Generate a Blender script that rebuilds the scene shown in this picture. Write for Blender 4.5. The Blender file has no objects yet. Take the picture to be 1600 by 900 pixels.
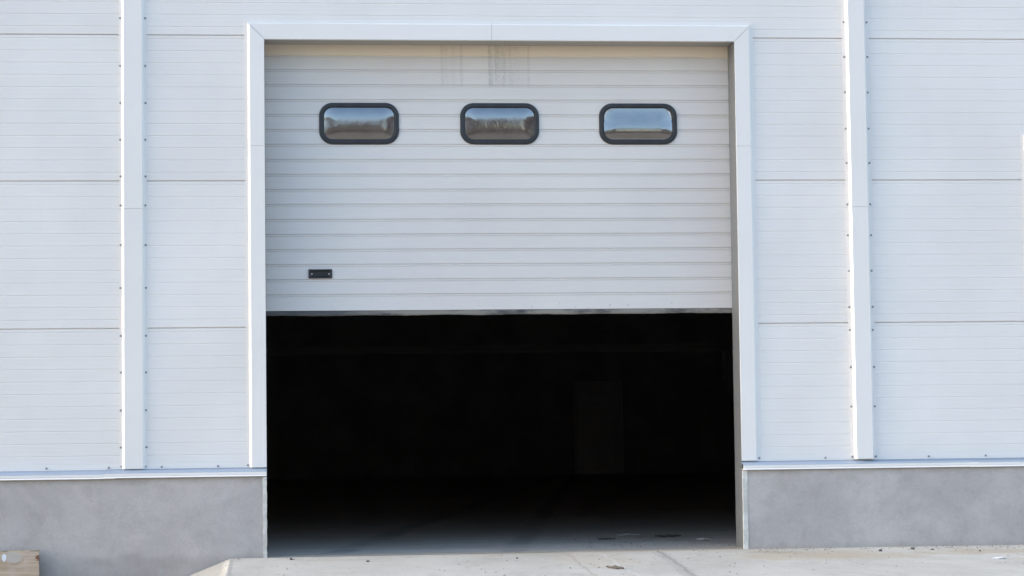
import bpy, bmesh, math, random
from mathutils import Vector, Matrix
random.seed(7)
sc = bpy.context.scene
col = sc.collection
R = math.radians

# ------------------------------------------------------------------ nodes
class NT:
    def __init__(s, name):
        s.m = bpy.data.materials.new(name); s.m.use_nodes = True
        s.t = s.m.node_tree; s.t.nodes.clear()
        s.out = s.n('ShaderNodeOutputMaterial')
        s.b = s.n('ShaderNodeBsdfPrincipled')
        s.l(s.b.outputs[0], s.out.inputs[0])
        s.co = s.n('ShaderNodeTexCoord').outputs['Object']
    def n(s, t, **k):
        x = s.t.nodes.new(t)
        for a, v in k.items(): setattr(x, a, v)
        return x
    def l(s, a, b): s.t.links.new(a, b)
    def put(s, sock, v):
        if hasattr(v, 'is_output'): s.l(v, sock)
        elif isinstance(v, (tuple, list)) and len(v) == 3 and sock.type == 'RGBA': sock.default_value = (*v, 1)
        else: sock.default_value = v
    def math(s, op, a, b=0.0, c=None, clamp=False):
        x = s.n('ShaderNodeMath', operation=op, use_clamp=clamp)
        s.put(x.inputs[0], a); s.put(x.inputs[1], b)
        if c is not None: s.put(x.inputs[2], c)
        return x.outputs[0]
    def map(s, v=None, scale=(1,1,1), loc=(0,0,0)):
        x = s.n('ShaderNodeMapping'); s.l(v or s.co, x.inputs[0])
        x.inputs['Scale'].default_value = scale; x.inputs['Location'].default_value = loc
        return x.outputs[0]
    def noise(s, v=None, scale=5, detail=4, rough=.55, dist=0):
        x = s.n('ShaderNodeTexNoise'); s.l(v or s.co, x.inputs['Vector'])
        x.inputs['Scale'].default_value = scale; x.inputs['Detail'].default_value = detail
        x.inputs['Roughness'].default_value = rough; x.inputs['Distortion'].default_value = dist
        return x.outputs['Fac']
    def step(s, v, lo, hi, a=0.0, b=1.0):
        x = s.n('ShaderNodeMapRange', interpolation_type='SMOOTHSTEP'); x.clamp = True
        s.put(x.inputs[0], v)
        for i, q in enumerate((lo, hi, a, b)): s.put(x.inputs[i+1], q)
        return x.outputs[0]
    def mix(s, f, a, b, blend='MIX'):
        x = s.n('ShaderNodeMix', data_type='RGBA', blend_type=blend)
        s.put(x.inputs[0], f); s.put(x.inputs[6], a); s.put(x.inputs[7], b)
        return x.outputs[2]
    def xyz(s, v=None):
        x = s.n('ShaderNodeSeparateXYZ'); s.l(v or s.co, x.inputs[0]); return x.outputs
    def bump(s, h, strength=.2, dist=.01, normal=None):
        x = s.n('ShaderNodeBump'); s.put(x.inputs['Height'], h)
        x.inputs['Strength'].default_value = strength; x.inputs['Distance'].default_value = dist
        if normal is not None: s.l(normal, x.inputs['Normal'])
        return x.outputs[0]
    def fin(s, color, rough=.5, metal=0.0, normal=None, ior=1.5):
        s.put(s.b.inputs['Base Color'], color); s.put(s.b.inputs['Roughness'], rough)
        s.put(s.b.inputs['Metallic'], metal); s.b.inputs['IOR'].default_value = ior
        if normal is not None: s.l(normal, s.b.inputs['Normal'])
        return s.m

def m_paint(name, c, rough=.38, dirt=.06, var=.03):
    t = NT(name)
    big = t.noise(scale=.9, detail=3)
    rnd = t.n('ShaderNodeObjectInfo').outputs['Random']
    k = t.math('ADD', t.step(big, .3, .7, 1-var, 1+var*.4), t.math('MULTIPLY', t.math('SUBTRACT', rnd, .5), var))
    comb = t.n('ShaderNodeCombineColor'); [t.l(k, comb.inputs[i]) for i in range(3)]
    cc = t.mix(1.0, c, comb.outputs[0], 'MULTIPLY')
    streak = t.noise(t.map(scale=(26, 26, 1.3)), scale=1, detail=4, rough=.6)
    cc = t.mix(t.step(streak, .60, .85, 0, dirt), cc, (.36, .34, .31))
    speck = t.noise(scale=60, detail=2)
    cc = t.mix(t.step(speck, .74, .80, 0, .22), cc, (.42, .40, .36))
    wav = t.noise(t.map(scale=(1, 1, 2.2)), scale=1.4, detail=2)
    nb = t.bump(wav, .22, .02)
    nb = t.bump(t.noise(scale=420, detail=2), .06, .001, nb)
    return t.fin(cc, t.step(big, .3, .7, rough-.05, rough+.08), normal=nb)

M = {}
M['panel'] = m_paint('white_panel_coating', (.795, .762, .738), .42, .08, .045)
M['trim'] = m_paint('white_trim_coating', (.812, .780, .755), .34, .05, .02)
M['flash'] = m_paint('sill_flashing_shade_tone', (.27, .32, .39), .40, .10, .04)  # slope coloured dark blue-grey to imitate shade; lip and upstand stay white
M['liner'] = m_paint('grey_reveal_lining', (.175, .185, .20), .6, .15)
M['soffit'] = m_paint('soffit_lining', (.42, .40, .365), .6, .3)
M['steel'] = m_paint('dark_steel', (.16, .17, .18), .6)

def m_door():
    t = NT('door_coating'); X, Y, Z = t.xyz()
    base = t.mix(t.step(t.noise(scale=.8, detail=3), .3, .7), (.690, .650, .628), (.735, .698, .668))
    grain = t.noise(t.map(scale=(5, 1, 150)), scale=1, detail=4, rough=.65)
    base = t.mix(t.step(grain, .35, .72, 0, .16), base, (.47, .47, .48))
    # beige tint on the uppermost slat, lightened to offset the header's shade
    nz = t.noise(t.map(scale=(3, 1, 30)), scale=1, detail=4)
    top = t.step(t.math('ADD', Z, t.math('MULTIPLY', t.math('SUBTRACT', nz, .5), .03)), 4.131, 4.143)
    base = t.mix(t.math('MULTIPLY', top, .85), base, (.94, .85, .715))
    # run-off stains below the joints of the header
    wob = t.math('MULTIPLY', t.math('SUBTRACT', t.noise(t.map(scale=(8, 1, 3)), scale=1, detail=3), .5), .03)
    xx = t.math('ADD', X, wob)
    grit = t.noise(t.map(scale=(1, 1, .8)), scale=95, detail=3, rough=.7)
    runs = t.noise(t.map(scale=(34, 1, 1.5)), scale=1, detail=3)
    zf = t.step(Z, 3.87, 3.90)
    def band(a, b, soft, s):
        f = t.math('MULTIPLY', t.step(xx, a-.006, a+.006), t.step(xx, b-soft, b, 1, 0))
        g = t.math('MULTIPLY', t.step(grit, .22, .80), t.step(runs, .28, .66, .2, 1))
        return t.math('MULTIPLY', t.math('MULTIPLY', f, zf), t.math('MULTIPLY', g, s))
    f = t.math('MAXIMUM', band(1.826, 2.24, .40, .62), band(1.42, 1.64, .10, .16))
    for xc, s in ((1.437, .22), (1.533, .13), (1.600, .24), (2.168, .22), (1.835, .30), (1.905, .16), (2.03, .14)):
        d = t.math('ABSOLUTE', t.math('SUBTRACT', xx, xc))
        f = t.math('MAXIMUM', f, t.math('MULTIPLY', t.math('MULTIPLY', t.step(d, .001, .020, s, 0), zf), t.step(grit, .2, .7)))
    base = t.mix(f, base, (.20, .205, .215))
    # splashes along the lower edge
    sp = t.math('MULTIPLY', t.step(t.noise(scale=38, detail=3), .66, .72), t.step(Z, 2.02, 2.25, .6, 0))
    base = t.mix(sp, base, (.34, .32, .29))
    nb = t.bump(grain, .22, .002)
    nb = t.bump(t.noise(t.map(scale=(1, 1, 2)), scale=1.1, detail=2), .10, .02, nb)
    return t.fin(base, .45, normal=nb)
M['door'] = m_door()

def m_seal():
    t = NT('dirty_bottom_rail')
    f = t.noise(t.map(scale=(2.2, 1, 9)), scale=1, detail=5, rough=.65)
    X, Y, Z = t.xyz()
    c = t.mix(t.step(f, .30, .52), (.055, .055, .06), (.25, .23, .205))
    c = t.mix(t.step(X, .45, 1.1), t.mix(.75, c, (.05, .052, .06)), c)
    return t.fin(c, .65)
M['seal'] = m_seal()

def m_rubber(name, c=(.022, .024, .028), rough=.5):
    t = NT(name)
    return t.fin(t.mix(t.step(t.noise(scale=14, detail=3), .4, .7, 0, .5), c, tuple(q*1.7 for q in c)), rough,
                 normal=t.bump(t.noise(scale=300), .1, .001))
M['rubber'] = m_rubber('black_rubber')
M['plastic'] = m_rubber('black_plastic', (.014, .015, .018), .42)

def m_pane():
    t = NT('acrylic_pane')
    st = t.noise(t.map(scale=(3, 1, 42)), scale=1, detail=3)
    sc_ = t.noise(t.map(scale=(1, 1, .45)), scale=34, detail=4)
    nb = t.bump(st, .10, .002); nb = t.bump(sc_, .30, .004, nb)
    haze = t.noise(scale=9, detail=4)
    c = t.mix(t.step(haze, .35, .75), (.022, .023, .027), (.060, .058, .060))
    return t.fin(c, t.step(haze, .3, .7, .09, .17), normal=nb, ior=3.2)
M['pane'] = m_pane()
tg = NT('window_glass')
M['glass'] = tg.fin((.02, .022, .025), .03, normal=tg.bump(tg.noise(scale=1.2, detail=1), .03, .02), ior=1.9)

def m_plinth():
    t = NT('rendered_plinth'); X, Y, Z = t.xyz()
    big = t.noise(t.map(scale=(1, 1, 1.4)), scale=1.7, detail=6, rough=.62, dist=.5)
    c = t.mix(t.step(big, .32, .68), (.425, .390, .375), (.520, .480, .460))
    bl = t.noise(t.map(scale=(1.1, 1, .8)), scale=4.3, detail=6, rough=.7, dist=1.2)
    c = t.mix(t.step(bl, .55, .74, 0, .6), c, (.53, .495, .48))
    pr = t.noise(scale=7, detail=7, rough=.75, dist=.4)
    c = t.mix(t.step(pr, .34, .56, .24, 0), c, (.27, .245, .235))
    pores = t.noise(scale=120, detail=2)
    c = t.mix(t.step(pores, .70, .76, 0, .5), c, (.16, .15, .14))
    vs = t.noise(t.map(scale=(24, 24, 1.1)), scale=1, detail=4)
    c = t.mix(t.step(vs, .5, .8, 0, .28), c, (.44, .44, .45))
    sp = t.noise(scale=75, detail=4, rough=.7)
    c = t.mix(t.step(sp, .35, .65, .14, 0), c, (.2, .2, .2))
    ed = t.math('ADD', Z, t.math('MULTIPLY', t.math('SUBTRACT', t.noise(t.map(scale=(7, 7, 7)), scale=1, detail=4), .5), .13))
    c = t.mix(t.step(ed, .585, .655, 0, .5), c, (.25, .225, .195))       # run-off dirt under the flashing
    c = t.mix(t.step(ed, -.03, .06, .30, 0), c, (.23, .215, .195))       # splash line at the foot
    sc2 = t.noise(t.map(scale=(3, 3, 11)), scale=1, detail=5, dist=2)
    c = t.mix(t.step(sc2, .70, .73, 0, .35), c, (.54, .54, .54))
    nb = t.bump(sp, .22, .003); nb = t.bump(bl, .25, .012, nb)
    return t.fin(c, .85, normal=nb)
M['plinth'] = m_plinth()

def m_bead():
    t = NT('plaster_bead')
    f = t.noise(t.map(scale=(8, 8, 9)), scale=1, detail=5, rough=.7)
    c = t.mix(t.step(f, .38, .62), (.43, .43, .42), (.57, .58, .57))
    c = t.mix(t.step(f, .66, .70), c, (.28, .27, .26))
    return t.fin(c, .7, normal=t.bump(f, .5, .006))
M['bead'] = m_bead()

def line_d(t, X, Y, p, q, wob):
    dx, dy = q[0]-p[0], q[1]-p[1]; L = math.hypot(dx, dy); nx, ny = -dy/L, dx/L
    d = t.math('ADD', t.math('MULTIPLY', t.math('SUBTRACT', X, p[0]), nx), t.math('MULTIPLY', t.math('SUBTRACT', Y, p[1]), ny))
    return t.math('ADD', d, wob)

def m_apron():
    t = NT('apron_concrete'); X, Y, Z = t.xyz()
    big = t.noise(t.map(scale=(1, .45, 1)), scale=1.1, detail=6, rough=.6)
    c = t.mix(t.step(big, .3, .7), (.355, .334, .303), (.435, .415, .380))
    fine = t.noise(t.map(scale=(1, .5, 1)), scale=34, detail=5, rough=.75)
    c = t.mix(t.step(fine, .30, .62, .30, 0), c, (.28, .27, .255))
    c = t.mix(t.step(t.noise(t.map(scale=(1, .4, 1)), scale=11, detail=5, rough=.7), .58, .76, 0, .5), c, (.56, .56, .55))
    sand = t.noise(t.map(scale=(.8, .9, 1)), scale=2.1, detail=6, rough=.65, dist=.8)
    c = t.mix(t.step(sand, .56, .74, 0, .5), c, (.33, .265, .19))
    wn = t.noise(t.map(scale=(1, .35, 1)), scale=4.2, detail=6, rough=.72, dist=.6)
    c = t.mix(t.step(wn, .30, .50, .45, 0), c, (.25, .238, .215))
    c = t.mix(t.step(t.math('ADD', Y, t.math('MULTIPLY', t.math('SUBTRACT', wn, .5), .5)), -.17, -.05, 0, .5), c, (.30, .25, .19))
    # sand that lies in patches along the plinth
    def patch(cx, cy, rx, ry, s, cc_):
        u = t.math('DIVIDE', t.math('SUBTRACT', X, cx), rx); v = t.math('DIVIDE', t.math('SUBTRACT', Y, cy), ry)
        d = t.math('SQRT', t.math('ADD', t.math('MULTIPLY', u, u), t.math('MULTIPLY', v, v)))
        d = t.math('ADD', d, t.math('MULTIPLY', t.math('SUBTRACT', sand, .5), 2.4))
        d = t.math('ADD', d, t.math('MULTIPLY', t.math('SUBTRACT', fine, .5), 1.0))
        return t.mix(t.step(d, .55, 1.15, s, 0), c, cc_)
    for a in ((4.3, -1.15, .75, .6, .6, (.34, .27, .185)), (3.95, -.55, .22, .25, .5, (.25, .2, .14)), (5.75, -.95, .7, .35, .6, (.33, .26, .18)),
              (4.2, -.13, .5, .06, .6, (.34, .27, .18)), (2.95, -.1, .9, .12, .55, (.34, .28, .20)), (1.9, -.2, .8, .2, .35, (.36, .3, .22)), (.5, -.6, .35, .12, .35, (.34, .28, .2)),
              (2.5, -1.2, .35, .9, .35, (.36, .3, .23)), (4.7, -2.6, .8, .35, .25, (.33, .3, .26))):
        c = patch(*a)
    wob = t.math('MULTIPLY', t.math('SUBTRACT', t.noise(scale=9, detail=5, rough=.7), .5), .10)
    wob2 = t.math('MULTIPLY', t.math('SUBTRACT', t.noise(scale=2.2, detail=3), .5), .08)
    front = t.step(Y, -.22, -.20, 1, 0)
    def crack(p, q, w, s, cc_, side=0):
        d = line_d(t, X, Y, p, q, t.math('ADD', wob, wob2))
        d = t.math('ABSOLUTE', t.math('SUBTRACT', d, side))
        return t.mix(t.math('MULTIPLY', t.step(d, w*.45, w, s, 0), front), c, cc_)
    c = crack((3.124, -.214), (2.842, -3.317), .065, .55, (.27, .265, .255))
    c = crack((3.14, -.214), (2.87, -3.317), .022, .6, (.19, .18, .165))
    c = crack((2.39, -.067), (2.20, -3.13), .016, .45, (.24, .20, .16))
    c = crack((2.63, -.6), (2.5, -3.13), .014, .35, (.58, .57, .56))
    dj = t.math('ABSOLUTE', line_d(t, X, Y, (-.335, 0), (-.30, -3), wob))
    c = t.mix(t.step(dj, .006, .022, .55, 0), c, (.2, .2, .19))
    c = t.mix(t.step(t.math('ADD', X, wob), -.40, -.34, .62, 0), c, (.14, .14, .14))  # left flank's colour darkened to offset the sun falling on it
    peb = t.noise(t.map(scale=(1, .55, 1)), scale=26, detail=3, rough=.6)
    c = t.mix(t.step(peb, .735, .765, 0, .8), c, (.13, .115, .095))
    nb = t.bump(fine, .35, .004); nb = t.bump(big, .3, .03, nb)
    return t.fin(c, .88, normal=nb)
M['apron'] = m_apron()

def m_floor():
    t = NT('hall_floor_concrete')
    big = t.noise(t.map(scale=(.5, 1.2, 1)), scale=1.4, detail=6, rough=.6)
    c = t.mix(t.step(big, .3, .7), (.53, .45, .375), (.62, .535, .46))
    c = t.mix(t.step(t.noise(t.map(scale=(1, 1, 1)), scale=2.7, detail=6, rough=.7), .58, .75, 0, .5), c, (.36, .30, .235))
    fine = t.noise(scale=30, detail=4, rough=.7)
    c = t.mix(t.step(fine, .3, .6, .3, 0), c, (.12, .115, .11))
    X, Y, Z = t.xyz()
    wb = t.math('MULTIPLY', t.math('SUBTRACT', t.noise(scale=1.3, detail=3), .5), .25)
    for p_, q_, w_, s_, k_ in (((.5, .2), (2.2, 9), .16, .45, (.13, .125, .12)), ((2.0, .2), (3.3, 9), .14, .4, (.13, .125, .12)), ((.2, 1.75), (3.9, 1.70), .012, .7, (.12, .12, .12)), ((-.1, .95), (4, 1.1), .10, .3, (.62, .60, .58))):
        d = t.math('ABSOLUTE', line_d(t, X, Y, p_, q_, wb if w_ > .05 else t.math('MULTIPLY', wb, .2)))
        c = t.mix(t.math('MULTIPLY', t.step(d, w_*.4, w_, s_, 0), t.step(big, .35, .6)), c, k_)
    edge = t.math('ADD', Y, t.math('MULTIPLY', t.math('SUBTRACT', t.noise(scale=3, detail=5), .5), .5))
    c = t.mix(t.step(edge, .02, .35, .65, 0), c, (.44, .37, .29))      # sand blown in over the threshold
    return t.fin(c, .8, normal=t.bump(fine, .3, .004))
M['floor'] = m_floor()

def m_dark(name, c):
    t = NT(name)
    return t.fin(t.mix(t.step(t.noise(scale=1.5, detail=4), .35, .7), c, tuple(q*1.3 for q in c)), .75)
M['hall'] = m_dark('hall_lining', (.56, .535, .55))
M['hallsteel'] = m_dark('hall_steel', (.88, .87, .90))
M['halldoor'] = m_dark('hall_door_paint', (.90, .91, .95))

def m_ground():
    t = NT('yard_earth'); X, Y, Z = t.xyz()
    a = t.noise(scale=.35, detail=6, rough=.6); b = t.noise(scale=4, detail=6, rough=.7)
    c = t.mix(t.step(a, .35, .68), (.24, .19, .14), (.33, .27, .20))
    c = t.mix(t.step(b, .45, .7, 0, .6), c, (.09, .075, .05))
    return t.fin(c, .95, normal=t.bump(b, .5, .05))
M['ground'] = m_ground()

def m_ply():
    t = NT('weathered_plywood'); X, Y, Z = t.xyz()
    g = t.noise(t.map(scale=(2.2, 2.2, 46)), scale=1, detail=5, rough=.65)
    g2 = t.noise(t.map(scale=(1, 1, 3)), scale=3.5, detail=5)
    c = t.mix(t.step(g, .32, .68), (.32, .235, .165), (.44, .345, .255))
    c = t.mix(t.step(g2, .48, .75, 0, .6), c, (.47, .40, .36))
    wob = t.math('MULTIPLY', t.math('SUBTRACT', t.noise(scale=25, detail=3), .5), .03)
    def ell(cx, cz, rx, rz):
        u = t.math('DIVIDE', t.math('SUBTRACT', t.math('ADD', X, wob), cx), rx); v = t.math('DIVIDE', t.math('SUBTRACT', Z, cz), rz)
        return t.math('SQRT', t.math('ADD', t.math('MULTIPLY', u, u), t.math('MULTIPLY', v, v)))
    e = ell(-.205, -.055, .075, .05)
    c = t.mix(t.step(e, .7, 1.1, .7, 0), c, (.40, .385, .36))
    ring = t.math('ABSOLUTE', t.math('SUBTRACT', e, 1.12))
    c = t.mix(t.math('MULTIPLY', t.step(ring, .03, .10, .45, 0), t.math('MULTIPLY', t.step(Z, -.082, -.066, 1, 0), t.step(X, -.235, -.215))), c, (.13, .08, .055))
    c = t.mix(t.step(ell(-.278, -.058, .016, .032), .8, 1.1, 1, 0), c, (.62, .65, .70))
    c = t.mix(t.step(ell(-.006, -.062, .022, .02), .8, 1.15, 1, 0), c, (.16, .075, .05))
    c = t.mix(t.step(ell(-.008, -.087, .02, .004), .7, 1.2, .9, 0), c, (.16, .075, .05))
    c = t.mix(t.math('MULTIPLY', t.step(t.noise(t.map(scale=(9, 1, 30)), scale=1, detail=3), .52, .6), t.step(Z, -.022, -.008, 0, .7)), c, (.16, .13, .10))
    return t.fin(c, .8, normal=t.bump(g, .4, .003))
M['ply'] = m_ply()
def m_simple(name, c, rough=.8):
    t = NT(name)
    return t.fin(t.mix(t.step(t.noise(scale=40, detail=3), .35, .65), c, tuple(q*.65 for q in c)), rough)
M['screw'] = m_simple('screw_zinc', (.36, .37, .39), .5)
M['bright'] = m_simple('bright_zinc', (.62, .63, .64), .35)
M['stone'] = m_simple('dark_stone', (.075, .07, .065))
M['stone2'] = m_simple('grey_stone', (.22, .20, .18))
M['scrap'] = m_simple('white_scrap', (.78, .78, .77))
M['splinter'] = m_simple('wood_splinter', (.075, .065, .055))
M['splinter2'] = m_simple('pale_splinter', (.42, .39, .35))
M['bark'] = m_simple('bare_bark', (.33, .225, .205), .9)
M['leaf'] = m_simple('dry_leaf', (.28, .15, .09), .9)
M['grass'] = m_simple('dry_grass', (.30, .22, .12), .9)

# ------------------------------------------------------------------ meshes
def link(name, bm, mat, parent=None, loc=(0,0,0), bevel=0, smooth=False):
    bmesh.ops.recalc_face_normals(bm, faces=bm.faces)
    me = bpy.data.meshes.new(name); bm.to_mesh(me); bm.free()
    for m in (mat if isinstance(mat, (list, tuple)) else [mat]): me.materials.append(m)
    if smooth:
        for p in me.polygons: p.use_smooth = True
    o = bpy.data.objects.new(name, me); col.objects.link(o); o.location = loc
    if parent: o.parent = parent
    if bevel:
        b = o.modifiers.new('Bevel', 'BEVEL'); b.width = bevel; b.segments = 2; b.limit_method = 'ANGLE'; b.angle_limit = R(25)
    return o
def box(bm, a, b, mi=0):
    (x0, y0, z0), (x1, y1, z1) = a, b
    v = [bm.verts.new(p) for p in ((x0,y0,z0),(x1,y0,z0),(x1,y1,z0),(x0,y1,z0),(x0,y0,z1),(x1,y0,z1),(x1,y1,z1),(x0,y1,z1))]
    for f in ((0,3,2,1),(4,5,6,7),(0,1,5,4),(1,2,6,5),(2,3,7,6),(3,0,4,7)):
        bm.faces.new([v[i] for i in f]).material_index = mi
def boxes(*l):
    bm = bmesh.new()
    for a, b in l: box(bm, a, b)
    return bm
def loft(bm, rings, closed=True, cap=True):
    vs = [[bm.verts.new(p) for p in r] for r in rings]
    n = len(vs[0])
    for a, b in zip(vs, vs[1:]):
        for i in range(n if closed else n-1):
            j = (i+1) % n
            bm.faces.new((a[i], a[j], b[j], b[i]))
    if cap and closed: bm.faces.new(vs[0]); bm.faces.new(vs[-1])
def prism_x(prof, x0, x1, bm=None):      # prof: (y, z)
    bm = bm or bmesh.new()
    loft(bm, [[(x, y, z) for y, z in prof] for x in (x0, x1)]); return bm
def prism_z(prof, z0, z1, bm=None):      # prof: (x, y)
    bm = bm or bmesh.new()
    loft(bm, [[(x, y, z) for x, y in prof] for z in (z0, z1)]); return bm

def tag(o, label=None, cat=None, group=None, kind=None):
    for k, v in (('label', label), ('category', cat), ('group', group), ('kind', kind)):
        if v: o[k] = v
    return o

W = bpy.data.objects.new('warehouse', None); col.objects.link(W)
tag(W, 'white metal-clad warehouse with a half-open sectional door over a grey plinth', 'warehouse')

# wall panels: horizontal sandwich panels with micro-ribs
def panel_profile(zb, zt, th=.12):
    p = [(th, zb), (.016, zb), (.016, zb+.0085), (.0025, zb+.0085), (0, zb+.012)]
    g = []
    k = 0
    while True:
        zc = zt - .026 - .1*k
        if zc < zb+.02: break
        g.append((zc, .0050, .0032))
        for q in (.036, .066):
            if zc-q > zb+.02: g.append((zc-q, .0045, .0006))
        k += 1
    for zc, w, d in sorted(g):
        p += [(0, zc-w), (d, zc-w*.2), (d, zc+w*.2), (0, zc+w)]
    p += [(0, zt-.003), (.0025, zt-.0002), (th, zt-.0002)]
    return p
rows = [(.705, 1.856), (1.856, 3.056), (3.056, 4.256), (4.256, 5.456), (5.456, 6.656), (6.656, 7.70)]
XL, XR = -10.0, 13.0
for zb, zt in rows:
    if zb < 4.2: spans = [(XL, -7.142), (-7.138, -1.112), (-1.108, -.12), (3.95, 4.918), (4.922, 10.928), (10.932, XR)]
    else: spans = [(XL, -7.142), (-7.138, -1.112), (-1.108, 4.918), (4.922, 10.928), (10.932, XR)]
    for a, b in spans: link('wall_panel', prism_x(panel_profile(zb, zt), a, b), M['panel'], W)

# vertical cover strips over the panel joints, with screws
def hat(xc0, xc1, w, h, fl, wr):             # face edges xc0..xc1, slant width w, height h, flange fl
    t = .0016
    a, b = xc0-w, xc1+wr
    return [(a-fl, -.0004), (a-fl, -t), (a, -t-.001), (xc0, -h), (xc1, -h), (b, -t-.001), (b+fl, -t), (b+fl, -.0004)]
def screw_mesh():
    bm = bmesh.new()
    bmesh.ops.create_cone(bm, cap_ends=True, segments=16, radius1=.0092, radius2=.0085, depth=.002, matrix=Matrix.Translation((0, -.001, 0)) @ Matrix.Rotation(R(90), 4, 'X'))
    bmesh.ops.create_cone(bm, cap_ends=True, segments=6, radius1=.0062, radius2=.0056, depth=.006, matrix=Matrix.Translation((0, -.005, 0)) @ Matrix.Rotation(R(90), 4, 'X'))
    return bm
screw0 = None
def screw(parent, x, y, z):
    global screw0
    if screw0 is None:
        s = screw0 = link('screw', screw_mesh(), M['screw'], parent)
    else:
        s = screw0.copy(); col.objects.link(s); s.parent = parent
    s.location = (x+random.uniform(-.002, .002), y, z); s.rotation_euler = (random.uniform(-.07, .07), random.uniform(0, 1), random.uniform(-.07, .07))
ZS = (4.397, 4.004, 3.70, 3.398, 3.098, 2.861, 2.538, 2.189, 1.80, 1.503, 1.197, .898, .744)
ZS2 = (4.399, 4.104, 3.803, 3.496, 3.205, 2.856, 2.596, 2.296, 1.993, 1.80, 1.49, 1.16, .742)
strips = ((-7.21, -7.07, .019, .030, .020, None, .019), (10.86, 11.0, .019, .030, .020, None, .019), (-1.188, -1.041, .019, .028, .020, ZS, .019), (4.8405, 4.978, .0150, .050, .026, ZS2, .024))
for x0, x1, w, h, fl, zs, wr in strips:
    low = link('cover_strip', prism_z(hat(x0, x1, w, h, fl, wr), .724, 2.832), M['trim'], W, bevel=.0012)
    up = link('cover_strip', prism_z(hat(x0, x1, w, h+.001, fl, wr), 2.8335, 7.70), M['trim'], W, bevel=.0012)
    if zs is None: continue
    for z in zs:
        for x in (x0-w-fl*.42, x1+wr+fl*.42): screw(low if z < 2.83 else up, x, -.0017, z)

# door surround: mitred trims round the opening
XA, XB, ZT = -.047, 3.872, 4.227          # clear opening
def trim_prof(h, w=.019): return [(0, .02), (0, -h), (.139-w, -h), (.139, -.003), (.163, -.002), (.163, -.0004), (.004, -.0004), (.004, .02)]
for (za, zb) in ((.722, 3.3455), (3.347, None)):
    for sx, xe in ((-1, XA), (1, XB)):
        bm = bmesh.new()
        loft(bm, [[(xe+sx*u, y-(.0008 if zb is None else 0), z if z is not None else ZT+u-.0020) for u, y in trim_prof(.031 if sx < 0 else .025)] for z in (za, zb)])
        link('door_trim', bm, M['trim'], W, bevel=.0012)
for xa, xb in ((None, 1.8285), (1.8305, None)):
    bm = bmesh.new()
    loft(bm, [[((XA-u+.0012 if e == 0 else XB+u-.0012) if x is None else x, y, ZT+u) for u, y in trim_prof(.026, .011)] for e, x in ((0, xa), (1, xb))])
    link('door_trim', bm, M['trim'], W, bevel=.0012)
for xx, zz in ((XA-.151, .742), (XB+.152, .742)):
    s = screw0.copy(); col.objects.link(s); s.parent = W; s.name = 'screw'; s.location = (xx, -.0021, zz)
# reveal linings
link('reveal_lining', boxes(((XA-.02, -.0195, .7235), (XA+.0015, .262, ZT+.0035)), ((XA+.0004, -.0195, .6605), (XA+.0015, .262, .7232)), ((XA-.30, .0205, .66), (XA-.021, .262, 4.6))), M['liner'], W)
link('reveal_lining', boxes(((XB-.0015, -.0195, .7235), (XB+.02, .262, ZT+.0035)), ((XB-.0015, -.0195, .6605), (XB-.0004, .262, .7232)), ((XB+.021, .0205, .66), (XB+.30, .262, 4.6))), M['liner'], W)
link('reveal_lining', boxes(((XA-.0195, .0205, ZT+.004), (XB+.0195, .262, 4.6))), M['soffit'], W)

# plinth, corner beads
def plinth(x0, x1, xe0, xe1):
    bm = boxes(((x0, -.072, -.7), (x1, .262, .6595)))
    return link('plinth', bm, M['plinth'], W, bevel=.004)
plinth(XL, -.057, 0, 0); plinth(3.876, XR, 0, 0)
for a, b in ((-.0565, -.0515), (3.8705, 3.8755)):
    link('reveal_lining', boxes(((a, -.0655, -.02), (b, .2615, .659))), M['liner'], W)  # dark sheet added over the plinth's inner side to imitate its shade
def bead(x0, x1, z1, side):
    bm = bmesh.new(); n = 26
    rings = []
    for i in range(n+1):
        z = -.02 + (z1+.02)*i/n
        j = random.uniform(-.0035, .0035); k = random.uniform(-.0015, .0025)
        if side < 0: a, b = x0+j, x1+k
        else: a, b = x0-k, x1+j
        yy = .006 if side < 0 else 0
        rings.append([(a, -.0735-yy*.5, z), (b, -.0755-yy, z), (b, -.0665, z), (a, -.0665, z)])
    loft(bm, rings)
    return link('corner_bead', bm, M['bead'], W)
bead(-.079, -.0475, .648, -1); bead(3.866, 3.905, .640, 1)

# drip flashing over the plinth
def flash_prof(dz, dy=0.0):
    return [(-.0004, .7205+dz), (-.0022-dy, .7205+dz), (-.088-dy, .6885+dz), (-.088-dy, .6865+dz), (-.0004, .714+dz)]
def up_prof(dz, dy=0.0):
    return [(-.0004, .753+dz), (-.0020-dy, .753+dz), (-.0026-dy, .7208+dz), (-.0004, .7208+dz)]
def edge_prof(dz, dy=0.0):
    return [(-.080-dy, .6862+dz), (-.0895-dy, .6862+dz), (-.0905-dy, .684+dz), (-.0905-dy, .667+dz), (-.0885-dy, .6655+dz), (-.0885-dy, .6635+dz), (-.094-dy, .655+dz), (-.094-dy, .651+dz), (-.080-dy, .651+dz)]
fl = []
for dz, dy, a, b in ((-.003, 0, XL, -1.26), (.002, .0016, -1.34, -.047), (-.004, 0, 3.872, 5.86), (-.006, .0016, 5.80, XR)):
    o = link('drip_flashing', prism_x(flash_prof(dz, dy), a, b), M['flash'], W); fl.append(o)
    link('upstand', prism_x(up_prof(dz, dy), a, b), M['trim'], o)
    link('drip_edge', prism_x(edge_prof(dz, dy), a, b), M['trim'], o)
for i, xs in enumerate(((-1.807,), (-1.314, -.891, -.440), (4.586, 5.466), (5.956,))):
    for x in xs: screw(fl[i], x, -.0042, .737)

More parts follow.
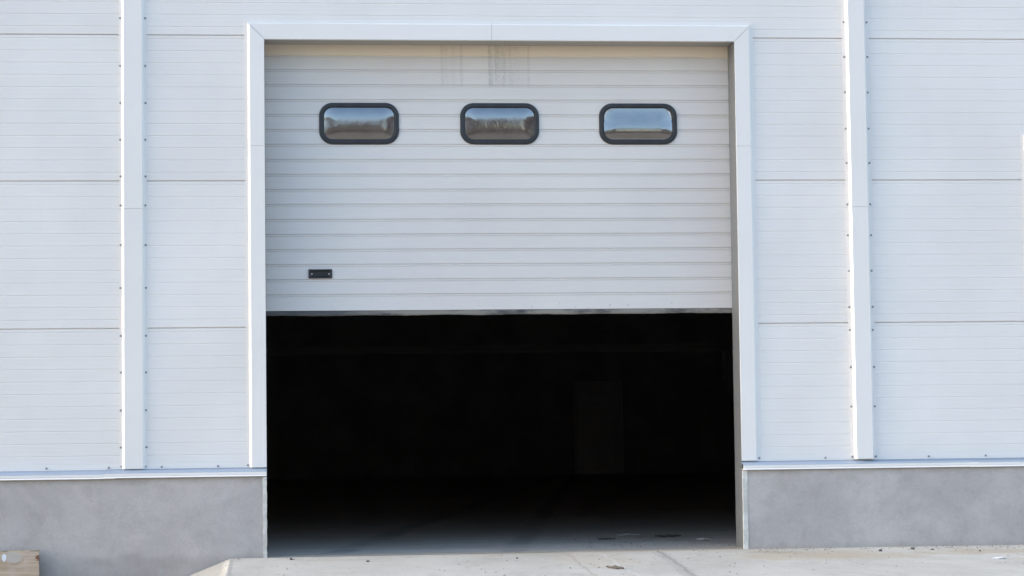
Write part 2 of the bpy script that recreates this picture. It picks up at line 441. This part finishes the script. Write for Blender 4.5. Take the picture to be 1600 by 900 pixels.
# window at the edge of the facade: trim and pane
wx0, wx1, wz0, wz1 = 6.395, 7.72, 2.12, 3.40
bm = bmesh.new()
def rect_ring(u, y): return [(wx0-u, y, wz0-u), (wx1+u, y, wz0-u), (wx1+u, y, wz1+u), (wx0-u, y, wz1+u)]
loft(bm, [rect_ring(.070, -.0004), rect_ring(.070, -.0022), rect_ring(.046, -.0032), rect_ring(.034, -.034), rect_ring(0, -.034), rect_ring(0, -.0004)], cap=False)
wf = link('window_frame', bm, M['trim'], W, bevel=.0012)
link('window_pane', boxes(((wx0-.001, -.012, wz0-.001), (wx1+.001, -.001, wz1+.001))), M['glass'], wf)

# sectional door
DY, DB, DT, P = .270, 2.007, 4.45, .1253
def door_profile():
    p = [(DY+.042, DB), (DY, DB)]
    for k in range(1, 20):
        z = DB+P*k
        if z > DT-.03: break
        p += [(DY, z-.0118), (DY+.0045, z-.0105), (DY+.0045, z-.0072), (DY-.0005, z-.0060), (DY-.0005, z+.0038), (DY+.0075, z+.0060), (DY+.0075, z+.0110), (DY, z+.0122)]
        if k % 5 == 0: pass
    p += [(DY, DT), (DY+.042, DT)]
    return p
door = link('sectional_door', prism_x(door_profile(), XA-.06, XB+.06), M['door'], W)
bm = bmesh.new()                              # dirty, slightly ragged bottom rail
rings = []
n = 120
for i in range(n+1):
    x = XA-.05+(XB-XA+.1)*i/n
    j = random.uniform(-.004, .003)+.004*math.sin(i*.31)
    rings.append([(x, DY+.004, DB-.001), (x, DY+.003+j*.2, DB-.030), (x, DY+.008, DB-.041+j*.55), (x, DY+.038, DB-.041+j*.55), (x, DY+.040, DB-.001)])
loft(bm, rings)
link('bottom_seal', bm, M['seal'], door)

def rrect(cx, cz, hw, hh, r, y, seg=8):
    out = []
    for qx, qz, a0 in ((1, 1, 0), (-1, 1, 90), (-1, -1, 180), (1, -1, 270)):
        for i in range(seg+1):
            a = R(a0+90*i/seg)
            out.append((cx+qx*(hw-r)+r*math.cos(a), y, cz+qz*(hh-r)+r*math.sin(a)))
    return out
def frame_bm():
    bm = bmesh.new()
    D = [(.333, .174, .112, DY+.004), (.333, .174, .112, DY-.006), (.330, .171, .109, DY-.011), (.318, .159, .098, DY-.014), (.305, .146, .086, DY-.014),
         (.300, .141, .081, DY-.012), (.2955, .1365, .077, DY-.003), (.287, .128, .066, DY-.001), (.287, .128, .066, DY+.004)]
    loft(bm, [rrect(0, 0, *d) for d in D], cap=False)
    return bm
def pane_bm(seed):
    bm = bmesh.new(); hw, hh, r = .291, .132, .07
    top = (.0150, .0140, .0145)[seed]
    rings = []; n = 22; tilt = (0, -.022, .11)[seed]
    for k in range(n+1):
        d = hh*.985*(k/n)**1.25
        rings.append(rrect(0, 0, hw-d, hh-d, max(r-d*.55, .0015) if r-d*.55 < hh-d else (hh-d)*.98, DY-.0022-top*(1-(1-d/hh)**2.3), 8))
    # resample the straight sides so that the surface stays smooth
    def dense(p):
        out = []
        for i, a in enumerate(p):
            b_ = p[(i+1) % len(p)]; out.append(a)
            if i % 9 == 8:
                m_ = 14
                out += [tuple(a[c]+(b_[c]-a[c])*q/m_ for c in range(3)) for q in range(1, m_)]
        return out
    vs = [[bm.verts.new((x, y+z*tilt*(1-(z/hh)**2), z)) for x, y, z in dense(rg)] for rg in rings]
    N = len(vs[0])
    for p, q in zip(vs, vs[1:]):
        for i in range(N): bm.faces.new((p[i], p[(i+1) % N], q[(i+1) % N], q[i]))
    bm.faces.new(vs[-1])
    return bm
for k, wx in enumerate((.737, 1.916, 3.092)):
    link('window_frame', frame_bm(), M['rubber'], door, (wx, 0, 3.5685), smooth=False)
    o = link('window_pane', pane_bm(k), M['pane'], door, (wx, (0, .0, .0)[k], 3.5685), smooth=True)
# recessed grip with two screws
bm = bmesh.new()
hx, hz = .098, .0375
loft(bm, [rrect(0, 0, hx, hz, .006, DY+.003, 3), rrect(0, 0, hx, hz, .006, DY-.012, 3), rrect(0, 0, hx-.004, hz-.004, .005, DY-.014, 3), rrect(0, 0, hx-.013, hz-.012, .006, DY-.013, 3),
          rrect(0, 0, hx-.024, hz-.0135, .006, DY-.009, 3), rrect(0, .001, hx-.030, hz-.017, .005, DY-.002, 3)], cap=False)
bm.faces.new([bm.verts.new(p) for p in rrect(0, .001, hx-.030, hz-.017, .005, DY-.002, 3)])
bmesh.ops.remove_doubles(bm, verts=bm.verts, dist=1e-5)
for sx in (-1, 1):
    r = bmesh.ops.create_uvsphere(bm, u_segments=12, v_segments=8, radius=.0068, matrix=Matrix.Translation((sx*.070, DY-.0125, -.001)) @ Matrix.Scale(.5, 4, (0, 1, 0)))
    for f in {f for v in r['verts'] for f in v.link_faces}: f.material_index = 1
link('handle', bm, [M['plastic'], M['bright']], door, (.405, 0, 2.3125))

# hall behind the door
HB = 28.0
link('floor', boxes(((XL, .004, -.30), (XR, HB+.2, 0))), M['floor'], W)
link('rear_wall', boxes(((XL, HB, .001), (XR, HB+.2, 7.75))), M['hall'], W)
link('side_wall', boxes(((XL-.2, .0, -.3), (XL-.003, HB+.2, 7.75))), M['panel'], W)
link('side_wall', boxes(((XR+.003, .0, -.3), (XR+.2, HB+.2, 7.75))), M['panel'], W)
link('roof', boxes(((XL-.25, -.06, 7.76), (XR+.25, HB+.3, 7.98))), M['trim'], W)
link('front_lining', boxes(((XL+.01, .263, .001), (XA-.10, .40, 7.74)), ((XB+.10, .263, .001), (XR-.01, .40, 7.74)), ((XA-.099, .33, 4.42), (XB+.099, .40, 7.74))), M['hall'], W)
link('ceiling_lining', boxes(((XL+.01, .42, 7.70), (XR-.01, HB-.01, 7.755))), M['hall'], W)
link('side_lining', boxes(((XL+.005, .42, .002), (XL+.05, HB-.01, 7.69))), M['hall'], W)
link('side_lining', boxes(((XR-.05, .42, .002), (XR-.005, HB-.01, 7.69))), M['hall'], W)
link('wall_rail', boxes(((XL+.06, HB-.12, 2.50), (XR-.06, HB-.002, 2.66))), M['hallsteel'], W, bevel=.01)
idr = link('interior_door', boxes(((6.20, HB-.05, .01), (7.07, HB-.004, 1.83))), M['halldoor'], W, bevel=.006)
link('frame', boxes(((6.13, HB-.07, .004), (6.195, HB-.003, 1.90)), ((7.075, HB-.07, .004), (7.14, HB-.003, 1.90)), ((6.196, HB-.07, 1.835), (7.074, HB-.003, 1.90))), M['hallsteel'], idr)
bm = bmesh.new()
bmesh.ops.create_cone(bm, cap_ends=True, segments=10, radius1=.045, radius2=.045, depth=.55, matrix=Matrix.Translation((9.25, HB-.06, 2.20)) @ Matrix.Rotation(R(3), 4, 'Y'))
link('drain_pipe', bm, M['halldoor'], W)

# ------------------------------------------------------------------ grounds
bm = bmesh.new(); S = 400
bmesh.ops.create_grid(bm, x_segments=40, y_segments=40, size=S)
tag(link('ground', bm, M['ground'], None, (0, 0, -.302)), kind='structure')
bm = bmesh.new()
yf = -4.3
ap = [(-1.15, -.36), (-.62, -.118), (-.365, -.012), (-.335, -.0055), (.5, -.0045), (3.8, -.005), (6.2, -.010), (12.9, -.012), (13.6, -.31), (13.6, -.45), (-1.15, -.45)]
ny = 40
rings = []
for j in range(ny+1):
    y = -.003+(yf+.003)*j/ny
    rr = random.Random(j)
    rings.append([(x+(rr.uniform(-.008, .008) if i in (1, 2, 3) else 0), y, z+(rr.uniform(-.003, .001) if 1 <= i <= 2 else 0)) for i, (x, z) in enumerate(ap)])
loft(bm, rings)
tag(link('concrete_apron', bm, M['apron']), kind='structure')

# ------------------------------------------------------------------ loose things
bm = boxes(((-1.25, -.009, -.43), (0, .009, 0)))
bmesh.ops.subdivide_edges(bm, edges=[e for e in bm.edges if abs(e.verts[0].co.x-e.verts[1].co.x) > .5 or abs(e.verts[0].co.z-e.verts[1].co.z) > .2], cuts=24)
for v in bm.verts:
    if v.co.x > -.001: v.co.x += random.uniform(-.004, .002)
    if v.co.z > -.001: v.co.z += random.uniform(-.004, .001)
b = link('plywood_board', bm, M['ply'], None, (-1.852, -.135, .094)); b.rotation_euler = (R(-9), R(-.3), 0)
tag(b, 'weathered tan plywood board with a white paint blot, leaning on the left plinth', 'board')

def stone(seed, r, flat=.65):
    bm = bmesh.new(); bmesh.ops.create_icosphere(bm, subdivisions=2, radius=r); q = random.Random(seed)
    o = [Vector((q.uniform(-1, 1), q.uniform(-1, 1), q.uniform(-1, 1))).normalized() for _ in range(7)]
    for v in bm.verts:
        n = v.co.normalized()
        for k in o:
            d = n.dot(k)
            if d > .72: v.co -= n*(d-.72)*r*1.3
        v.co.z *= flat; v.co.x *= 1.2
    return bm
def place(o, x, y, r=0): o.location = (x, y, (-.005 if x < 4.5 else -.009)+r)
for i, (x, y, r, lab, m) in enumerate((
    (4.848, -.70, .017, 'dark pebble at the plinth foot below the right cover strip', 'stone'),
    (5.165, -.52, .020, 'largest dark pebble at the foot of the right plinth', 'stone'),
    (5.30, -.62, .012, 'tiny dark pebble just right of the largest one by the plinth', 'stone'),
    (5.60, -.93, .012, 'small dark pebble in front of the sand patch at far right', 'stone'),
    (5.98, -.90, .014, 'dark pebble lying on the sand patch at far right', 'stone'),
    (6.15, -.60, .010, 'tiny pebble nearest the right edge of the photo', 'stone2'),
    (.143, -.45, .017, 'dark pebble just outside the left corner of the doorway', 'stone'),
    (.733, -.91, .014, 'dark pebble on the apron in front of the left half of the doorway', 'stone'),
    (1.90, -.85, .011, 'tiny dark pebble on the apron in front of the middle of the doorway', 'stone'))):
    o = link('pebble', stone(i, r), M[m], smooth=False); place(o, x, y, r*.5); o.rotation_euler.z = i*1.3
    tag(o, lab, 'pebble', 'pebbles scattered on the concrete apron')
bm = bmesh.new()
pts = [(-.055, -.008), (-.02, -.014), (.05, -.010), (.058, .004), (.012, .013), (-.045, .012)]
loft(bm, [[(x, y, z+.004*math.sin(x*40)) for x, y in pts] for z in (0, .010)])
o = link('scrap', bm, M['scrap'], None, bevel=.001); place(o, 5.43, -1.95, .003); o.rotation_euler = (R(8), R(3), .1)
tag(o, 'white scrap of foil lying on the apron near the right plinth', 'scrap')
def stick(L, r, seed, m, x, y, z, rz, lab):
    q = random.Random(seed); bm = bmesh.new(); rings = []
    for i in range(7):
        u = i/6-.5; k = r*(1.1-abs(u))
        cx, cz = q.uniform(-.3, .3)*r, q.uniform(0, .6)*r
        rings.append([(u*L, cx+k*math.cos(a), cz+k*.8*math.sin(a)) for a in (0, 1.05, 2.1, 3.14, 4.2, 5.2)])
    loft(bm, rings)
    o = link('splinter', bm, m); o.location = (x, y, z); o.rotation_euler.z = rz
    return tag(o, lab, 'splinter', 'wood splinters about the doorway')
stick(.16, .014, 1, M['splinter'], 2.455, -2.33, .004, -.9, 'dark wood splinter on the apron in front of the doorway')
stick(.17, .010, 2, M['splinter'], 2.97, 1.67, .010, .1, 'dark splinter just inside the doorway, left of the debris cluster')
stick(.24, .016, 3, M['splinter'], 3.58, 1.95, .012, .05, 'largest dark splinter among debris on the hall floor')
stick(.22, .012, 4, M['splinter2'], 3.27, 2.35, .010, .12, 'pale splinter among debris on the hall floor')
stick(.13, .012, 5, M['splinter2'], 3.78, 1.25, .010, -.1, 'pale splinter at the foot of the right reveal')
# fine grit
bm = bmesh.new(); q = random.Random(11)
def chip(x, y, z, r):
    v = [bm.verts.new((x+r*q.uniform(.6, 1.3)*math.cos(a), y+r*q.uniform(.6, 1.3)*math.sin(a), z)) for a in (0, 1.6, 3.1, 4.7)]
    t = bm.verts.new((x+q.uniform(-.3, .3)*r, y, z+r*q.uniform(.5, 1)))
    for i in range(4): bm.faces.new((v[i], v[(i+1) % 4], t))
for _ in range(950):
    u = q.random()
    if u < .45: x, y = q.uniform(3.9, 7), -.085-abs(q.gauss(0, .35))
    elif u < .8: x, y = q.uniform(-.3, 6.5), q.uniform(-3.2, -.1)
    else: x, y = q.uniform(2.6, 3.85), q.uniform(.3, 2.8)
    chip(x, y, -.009 if (y < 0 and x > 4.5) else (-.005 if y < 0 else 0), q.choice((.003, .004, .005, .006, .008, .011)))
tag(link('grit', bm, M['stone2']), kind='stuff')

# ------------------------------------------------------------------ bare wood across the yard (seen mirrored in the panes)
bm = bmesh.new(); q = random.Random(5)
def limb(p, d, L, r, depth):
    e = p+d*L
    a = d.orthogonal().normalized(); b_ = d.cross(a)
    r2 = r*.6
    v1 = [bm.verts.new(p+(a*math.cos(t)+b_*math.sin(t))*r) for t in (0, 2.09, 4.19)]
    v2 = [bm.verts.new(e+(a*math.cos(t)+b_*math.sin(t))*r2) for t in (0, 2.09, 4.19)]
    for i in range(3): bm.faces.new((v1[i], v1[(i+1) % 3], v2[(i+1) % 3], v2[i]))
    if depth == 0:
        if q.random() < .35:
            w = .12
            f = bm.faces.new([bm.verts.new(e+Vector((q.uniform(-w, w), q.uniform(-w, w), q.uniform(-w, w)))) for _ in range(3)]); f.material_index = 1
        return
    for k in range(3 if depth > 1 else 4):
        nd = (d+Vector((q.gauss(0, .45), q.gauss(0, .45), q.gauss(.12, .3)))).normalized()
        t = q.uniform(.55, 1)
        limb(p+d*L*t, nd, L*q.uniform(.55, .78), r2*.8, depth-1)
def tree(x, y, H):
    H *= 1.42
    limb(Vector((x, y, -.3)), Vector((q.gauss(0, .05), q.gauss(0, .05), 1)).normalized(), H*.36, H*.014, 4)
def hgt(x):
    pts = ((-60, 14), (-20, 15), (0, 12.6), (4, 13), (6.5, 16.0), (9.5, 15.5), (10.6, 6), (13, 3.2), (17, 4), (20, 15), (26, 18), (70, 16))
    for (a, u), (b_, v) in zip(pts, pts[1:]):
        if a <= x <= b_: return u+(v-u)*(x-a)/(b_-a)
    return 11
for i in range(420):
    y = -q.uniform(54, 88); x = q.uniform(-50, 60)
    tree(x, y, hgt(x*60/(-y-0.0) if False else x)*q.uniform(.8, 1.08))
for i in range(2600):
    x = q.uniform(-50, 60); y = -q.uniform(50, 60); h = q.uniform(.6, 3.2); w = .10
    p = Vector((x, y, -.3))
    v = [bm.verts.new(p+Vector(k)) for k in ((-w, 0, 0), (w, 0, 0), (q.gauss(0, .6), q.gauss(0, .4), h))]
    bm.faces.new(v).material_index = q.choice((0, 1, 2))
for i in range(5200):
    x = q.uniform(-40, 50); y = -q.uniform(24, 52); h = q.uniform(.3, 1.5); w = .09
    p = Vector((x, y, -.3))
    v = [bm.verts.new(p+Vector(k)) for k in ((-w, 0, 0), (w, 0, 0), (q.gauss(0, .5), q.gauss(0, .4), h))]
    bm.faces.new(v).material_index = q.choice((0, 0, 1, 2))
tag(link('thicket', bm, [M['bark'], M['leaf'], M['grass']]), kind='stuff')

# ------------------------------------------------------------------ light, sky, camera
ELEV, EPS = 16.0, .10
sd = Vector((-math.cos(R(ELEV))*math.cos(R(EPS)), -math.cos(R(ELEV))*math.sin(R(EPS)), math.sin(R(ELEV))))
L = bpy.data.lights.new('sun', 'SUN'); L.energy = 2.0; L.angle = R(.5); L.color = (1, .93, .83)
so = bpy.data.objects.new('sun', L); col.objects.link(so); so.rotation_euler = (-sd).to_track_quat('-Z', 'Y').to_euler()
w = bpy.data.worlds.new('World'); sc.world = w; w.use_nodes = True
t = w.node_tree; bg = t.nodes['Background']
sky = t.nodes.new('ShaderNodeTexSky'); sky.sky_type = 'NISHITA'; sky.sun_disc = False
sky.sun_elevation = R(ELEV); sky.sun_rotation = math.atan2(sd.x, sd.y)
sky.air_density = 1.0; sky.dust_density = 1.1; sky.ozone_density = 1.3
t.links.new(sky.outputs[0], bg.inputs[0]); bg.inputs[1].default_value = .15

cam = bpy.data.cameras.new('camera'); co = bpy.data.objects.new('camera', cam); col.objects.link(co); sc.camera = co
D, h, yaw, pitch, roll, f = 18.95322, 1.04729, .10385769, .0588283, -.01222015, 3613.56
cam.sensor_width = 36; cam.lens = f*36/1600; cam.clip_end = 2000
F = Vector((math.sin(yaw)*math.cos(pitch), math.cos(yaw)*math.cos(pitch), math.sin(pitch)))
r = Vector((math.cos(yaw), -math.sin(yaw), 0)); u = r.cross(F)
Rt = r*math.cos(roll)+u*math.sin(roll); U = -r*math.sin(roll)+u*math.cos(roll)
m = Matrix((Rt, U, -F)).transposed().to_4x4(); m.translation = (0, -D, h); co.matrix_world = m

vs = sc.view_settings; vs.view_transform = 'Standard'; vs.look = 'None'; vs.gamma = 1; vs.use_curve_mapping = False
vs.exposure = 1.87
